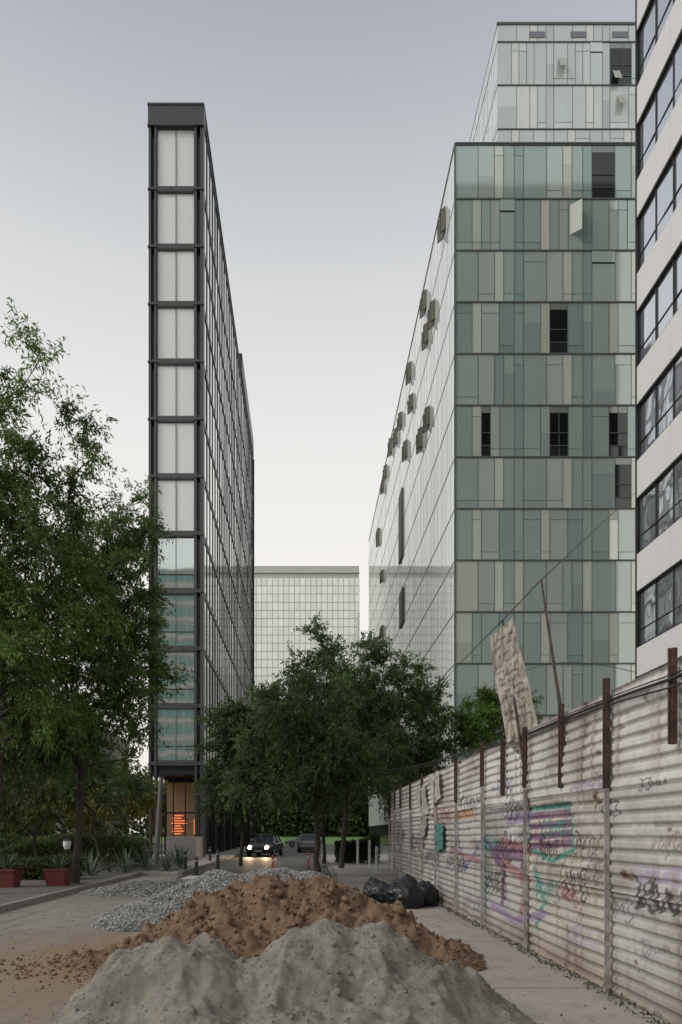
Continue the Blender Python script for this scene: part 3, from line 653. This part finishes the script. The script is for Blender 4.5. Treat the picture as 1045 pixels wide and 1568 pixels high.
def bcol(u,v):
    c=np.ones(u.shape+(3,))*np.array([.49,.44,.38]); r_=np.floor(v*15); rows=((v*15+.15*np.sin(u*5))%1); ink=(rows>.30)&(rows<.64)&(vnoise(u*17+r_*3.7,r_*7.1,3)>.45)&(u>.08)&(u<.92)&(v>.05)&(v<.85)
    c[ink]*=.5; c*= (1-.35*np.clip(fbm(u*3,v*6,4,9),0,1))[...,None]; return c
cloth('cloth',[W(750,978,9.6),W(785,944,9.55),W(826,1116,9.3),W(776,1138,9.45)],60,130,.085,5,bcol,M_cloth,BN)
cloth('torn_edge',[W(776,1136,9.45),W(825,1114,9.3),W(818,1158,9.25),W(788,1152,9.4)],24,20,.06,8,lambda u,v:np.ones(u.shape+(3,))*np.array([.38,.34,.29]),M_cloth,BN)
m=MB(); m.tube(W(770,950,9.75),W(812,1240,9.1),.014,.018,6); m.tube(W(829,888,9.0),W(860,1095,8.1),.012,.022,6); m.tube(W(829,888,9.0),W(762,958,9.8),.007,.007,5); m.build('poles',[M_rust],BN)
def sheetcol(c): return lambda u,v: np.ones(u.shape+(3,))*np.array(c)*(.8+.35*vnoise(u*6,v*9,3))[...,None]
for (p0,p1,p2,p3,dd,cc) in (((636,1208),(650,1200),(656,1246),(644,1252),-.10,(.5,.48,.45)),((657,1187),(672,1180),(674,1222),(663,1232),-.10,(.55,.53,.5)),((665,1264),(677,1258),(677,1300),(666,1305),-.10,(.1,.25,.23)),((644,1247),(654,1250),(650,1280),(644,1286),-.10,(.4,.38,.35))):
    pts=[]
    for p in (p0,p1,p2,p3):
        d=(FX+dd)*F/(p[0]-VX); pts.append(W(p[0],p[1],d))
    cloth('hanging_plastic_sheet',pts,24,36,.035,int(p0[0]),sheetcol(cc),M_cloth)

# ---------------------------------------------------------------- cables
def cable(name,pts,r,parent=None):
    cu=bpy.data.curves.new(name,'CURVE'); cu.dimensions='3D'; s=cu.splines.new('NURBS'); s.points.add(len(pts)-1)
    for i,p in enumerate(pts): s.points[i].co=(*p,1)
    s.use_endpoint_u=True; s.order_u=3; cu.bevel_depth=r; cu.bevel_resolution=1; cu.materials.append(M_black)
    return link(bpy.data.objects.new(name,cu),parent)
UC=empty('utility_cables')
fc=[(2.9,1.5,2.9),(2.86,3.5,2.80),W(1050,1033,5.2),W(960,1062,6.3),W(860,1102,7.9),W(780,1135,9.9),W(720,1152,12.5),W(660,1168,16),W(600,1180,20),W(550,1178,23),W(508,1160,25)]
cable('cable_1',fc,.014,UC); cable('cable_2',[(p[0]-.02,p[1],p[2]-.05-.03*math.sin(i)) for i,p in enumerate(fc)],.009,UC); cable('cable_3',[(p[0]+.02,p[1],p[2]+.04) for i,p in enumerate(fc[:8])],.006,UC)
cable('wire_1',[W(829,888,9.0),W(900,822,13),W(975,752,26.2)],.009,UC)
cable('wire_2',[W(829,888,9.0),W(760,960,12),W(700,1020,18),W(660,1065,24)],.008,UC)
cable('wire_4',[W(975,1030,8),W(860,1000,12),W(760,1050,18),W(700,1075,26)],.005,UC)

# ---------------------------------------------------------------- rubbish bags
M_bag=mat('black_plastic_bag',(.012,.012,.014),.25,bump=.9,bscale=9,bdist=.05,spec=.5)
def bag(parent,x,y,r,h,seed):
    import bmesh
    bm=bmesh.new(); bmesh.ops.create_icosphere(bm,subdivisions=4,radius=1)
    P=np.array([tuple(v.co) for v in bm.verts]); az=np.arctan2(P[:,1],P[:,0])
    n=fbm(P[:,0]*2.5+seed,P[:,1]*2.5+P[:,2]*2,4,seed); wr=np.abs(fbm(az*4,P[:,2]*2,3,seed+3))
    s=1+.22*n-.12*wr; P=P*s[:,None]; z=P[:,2]; P[:,2]=np.where(z<-.55,-.55+(z+.55)*.1,z)
    top=np.clip(z-.75,0,1); P[:,0]*=1-1.6*np.minimum(top,.5); P[:,1]*=1-1.6*np.minimum(top,.5); P[:,2]+=top*.5
    for v,p in zip(bm.verts,P): v.co=(p[0]*r+x,p[1]*r+y,(p[2]+.58)*h*.54)
    me=bpy.data.meshes.new('bag'); bm.to_mesh(me); bm.free(); me.materials.append(M_bag)
    for p in me.polygons: p.use_smooth=True
    link(bpy.data.objects.new('bag',me),parent)
GB=empty('garbage_bags')
for i,(x,y,r,h) in enumerate(((2.15,14.6,.42,.64),(1.72,15.2,.36,.6),(2.62,15.0,.33,.62),(1.6,15.9,.3,.6),(2.3,15.5,.38,.7),(1.95,15.0,.3,.55))): bag(GB,x,y,r,h,i*7+2)

# ---------------------------------------------------------------- planters, agaves, bollards, lamp, barrier
M_redp=mat('red_planter_paint',(.14,.026,.022),.55,nvar=.2,nscale=4); M_soil2=mat('potting_soil',(.04,.03,.02),.95)
M_agave=mat('agave_leaf',rough=.5,attr=True)
def planter(x,y,w,h,agave=True,seed=0):
    T=empty('planter',(x,y,.12)); m=MB(); a=w/2; b=a*.82
    for (r0,z0,r1,z1) in ((b,0,a,h-.06),(a+.03,h-.06,a+.03,h)):
        L0=[(-r0,-r0,z0),(r0,-r0,z0),(r0,r0,z0),(-r0,r0,z0)]; L1=[(-r1,-r1,z1),(r1,-r1,z1),(r1,r1,z1),(-r1,r1,z1)]
        for i in range(4): j=(i+1)%4; m.quad(L0[i],L0[j],L1[j],L1[i])
        m.quad(*L0)
    m.box(-a,a,-a,a,h-.07,h-.03,m=1); m.build('box',[M_redp,M_soil2],T); 
    if agave: rosette(T,(0,0,h-.05),.7,seed)
    return T
def rosette(parent,c,L_,seed,n=34):
    r=random.Random(seed); m=MB()
    for i in range(n):
        a=i*2.4; el=r.uniform(.25,1.4); l=L_*r.uniform(.8,1.15); d=Vector((math.cos(a)*math.cos(el),math.sin(a)*math.cos(el),math.sin(el))); s=Vector((-math.sin(a),math.cos(a),0)); s_=r.uniform(.7,1.2); col=(.095*s_,.135*s_,.085*s_)
        pr=None
        for k in range(5):
            t=k/4; p=Vector(c)+d*l*t+Vector((0,0,-.22*l*t*t)); wd=.045*math.sin(math.pi*(.25+.75*(1-t)))*(1-t*.9); cur=(p-s*wd,p+Vector((0,0,-wd*.5)),p+s*wd)
            if pr: m.quad(tuple(pr[0]),tuple(pr[1]),tuple(cur[1]),tuple(cur[0]),col); m.quad(tuple(pr[1]),tuple(pr[2]),tuple(cur[2]),tuple(cur[1]),col)
            pr=cur
    m.build('leaves',[M_agave],parent)
planter(-8.1,18.6,.55,.5,True,1); planter(-6.95,19.2,.6,.48,True,2)
for i,(x,y,s) in enumerate(((-5.4,26.5,1.0),(-6.6,25,1.2),(-8.4,26,1.2),(-9.6,23,.9),(-5.2,28.5,1.3),(-11,22,1.2),(-6.3,27,1.6),(-7.4,23.5,1.1),(-5.6,30,1.5))):
    T=empty('agave_plant',(x,y,.05)); rosette(T,(0,0,.05),s,i+20,44)
def bollard(x,y,h,r,col):
    T=empty('bollard',(x,y,0)); m=MB(); m.tube((0,0,0),(0,0,.05),r*1.5,r*1.5,12); m.tube((0,0,.05),(0,0,h-.06),r,r,12); m.tube((0,0,h-.06),(0,0,h),r,r*.6,12); m.tube((0,0,h*.75),(0,0,h*.82),r*1.04,r*1.04,12,m=1)
    m.build('post',[mat('bollard_paint',col,.5),M_concrete],T)
for (px,d) in ((301,25.5),(334,30),(284,27.5),(322,36)): bollard((px-VX)/F*d,d,.85 if px!=301 else .7,.07,(.03,.03,.03))
for (px,d) in ((577,25.),(566,28),(548,31)): bollard((px-VX)/F*d,d,1.3 if px<577 else 1.1,.055,(.45,.45,.45))
def lamp(x,y):
    T=empty('garden_lamp',(x,y,.12)); m=MB(); m.tube((0,0,0),(0,0,.9),.05,.035,8); m.tube((0,0,.9),(0,0,.95),.09,.09,10); m.tube((0,0,1.22),(0,0,1.30),.14,.03,12); m.build('post',[M_dark2],T)
    m=MB(); 
    m.tube((0,0,.95),(0,0,1.08),.08,.125,12,m=0); m.tube((0,0,1.08),(0,0,1.22),.125,.12,12); m.build('globe',[mat('milky_glass',(.75,.75,.72),.3)],T)
lamp(W(103,1300,22)[0],22)
def delineator(x,y):   # slim red plastic lane post on a rubber foot
    T=empty('lane_delineator_post',(x,y,0)); m=MB(); m.tube((0,0,.005),(0,0,.05),.14,.12,12,m=2); m.tube((0,0,.05),(0,0,.72),.045,.04,10); m.tube((0,0,.50),(0,0,.58),.047,.046,10,m=1); m.tube((0,0,.72),(0,0,.76),.04,.02,10)
    m.build('post',[mat('red_plastic',(.40,.06,.035),.5),mat('reflective_band',(.6,.6,.6),.4),M_black],T)
delineator(.12,30); delineator(-1.25,26)
T=empty('leaning_post'); m=MB(); m.tube((-7.0,32,.1),(-6.75,32,4.2),.13,.11,10); m.build('post',[mat('post_grey',(.16,.15,.145),.7)],T)

# ---------------------------------------------------------------- cars
M_glass=mat('car_glass',(.02,.025,.03),.05,spec=.8); M_hl=mat('headlight_on',(1,.9,.7),.2,emis=(1,.66,.30),es=50); M_hoff=mat('lamp_glass',(.5,.5,.5),.1); M_red=mat('tail_light',(.4,.02,.02),.2); M_rim=mat('rim_metal',(.4,.4,.4),.3,.8)
def car(loc,yaw,col,lit=False,name='car'):
    T=empty(name,loc); T.rotation_euler=(0,0,yaw)
    paint=mat('car_paint',col,.25,.2,spec=.6)
    st=[(-2.15,.70,.42,.80),(-2.05,.84,.28,.92),(-1.3,.88,.22,.96),(-.3,.89,.22,.95),(.75,.89,.22,.93),(1.3,.88,.22,.86),(1.9,.84,.24,.74),(2.12,.70,.36,.62)]
    import bmesh
    bm=bmesh.new(); rings=[]
    for x,hw,z0,z1 in st:
        r=[bm.verts.new(p) for p in ((x,-hw*.92,z0),(x,-hw,z0+.18),(x,-hw,z1-.12),(x,-hw*.9,z1),(x,hw*.9,z1),(x,hw,z1-.12),(x,hw,z0+.18),(x,hw*.92,z0))]; rings.append(r)
    for a,b in zip(rings[:-1],rings[1:]):
        for i in range(8): j=(i+1)%8; bm.faces.new((a[i],a[j],b[j],b[i]))
    bm.faces.new(rings[0]); bm.faces.new(list(reversed(rings[-1])))
    bmesh.ops.recalc_face_normals(bm,faces=bm.faces)
    me=bpy.data.meshes.new('body'); bm.to_mesh(me); bm.free(); me.materials.append(paint); o=link(bpy.data.objects.new('body',me),T)
    bv=o.modifiers.new('b','BEVEL'); bv.width=.04; bv.segments=2
    m=MB()
    b=[(-1.85,-.76,.9),(.95,-.76,.88),(.95,.76,.88),(-1.85,.76,.9)]; t=[(-1.25,-.58,1.40),(.20,-.58,1.40),(.20,.58,1.40),(-1.25,.58,1.40)]
    for i in range(4): j=(i+1)%4; m.quad(b[i],b[j],t[j],t[i],m=0)
    m.quad(*t,m=1); m.box(-1.28,.22,-.6,.6,1.405,1.45,m=1)
    for s in(-1,1):
        for (xb,xt) in ((-1.85,-1.25),(-.45,-.42),(.95,.20)):
            m.tube((xb,s*.765,.9),(xt,s*.59,1.41),.035,.03,6,m=1)
        m.box(.62,.78,s*.97-.09,s*.97+.09,.92,1.05,m=1)
    m.build('cabin',[M_glass,paint],T)
    m=MB()
    for x in (-1.35,1.35):
        for s in (-1,1):
            m.tube((x,s*.70,.32),(x,s*.91,.32),.32,.32,20,m=0); m.tube((x,s*.90,.32),(x,s*.925,.32),.19,.17,14,m=1)
    m.build('wheels',[M_black,M_rim],T)
    m=MB()
    for s in (-1,1):
        m.tube((1.98,s*.58,.62),(2.15,s*.56,.60),.13,.10,12,m=0); m.box(-2.17,-2.08,s*.62-.12,s*.62+.12,.66,.80,m=1)
    m.box(2.10,2.14,-.38,.38,.42,.56,m=2); m.box(2.135,2.15,-.25,.25,.34,.42,m=3)
    m.build('lights_and_grille',[M_hl if lit else M_hoff,M_red,M_black,M_hoff],T)
    return T
cr_=car((-2.75,47,0),math.radians(-100),(.03,.027,.027),True)
for s in (-1,1):
    l=bpy.data.lights.new('headlamp_beam','SPOT'); l.energy=260; l.color=(1,.66,.34); l.spot_size=math.radians(55); l.spot_blend=.6; l.shadow_soft_size=.08
    o=bpy.data.objects.new('headlamp_beam',l); link(o,cr_); o.location=(2.25,s*.56,.6); o.rotation_euler=Vector((-1,0,.08)).to_track_quat('Z','Y').to_euler()
for x,y,yw,c in ((.25,66,92,(.6,.6,.6)),(-.2,78,180,(.55,.55,.55)),(.3,58,88,(.35,.35,.37)),(-5,79,0,(.5,.5,.5)),(-4.0,70,90,(.5,.5,.5))): car((x,y,.0),math.radians(yw),c,name='parked_car')
print('done')
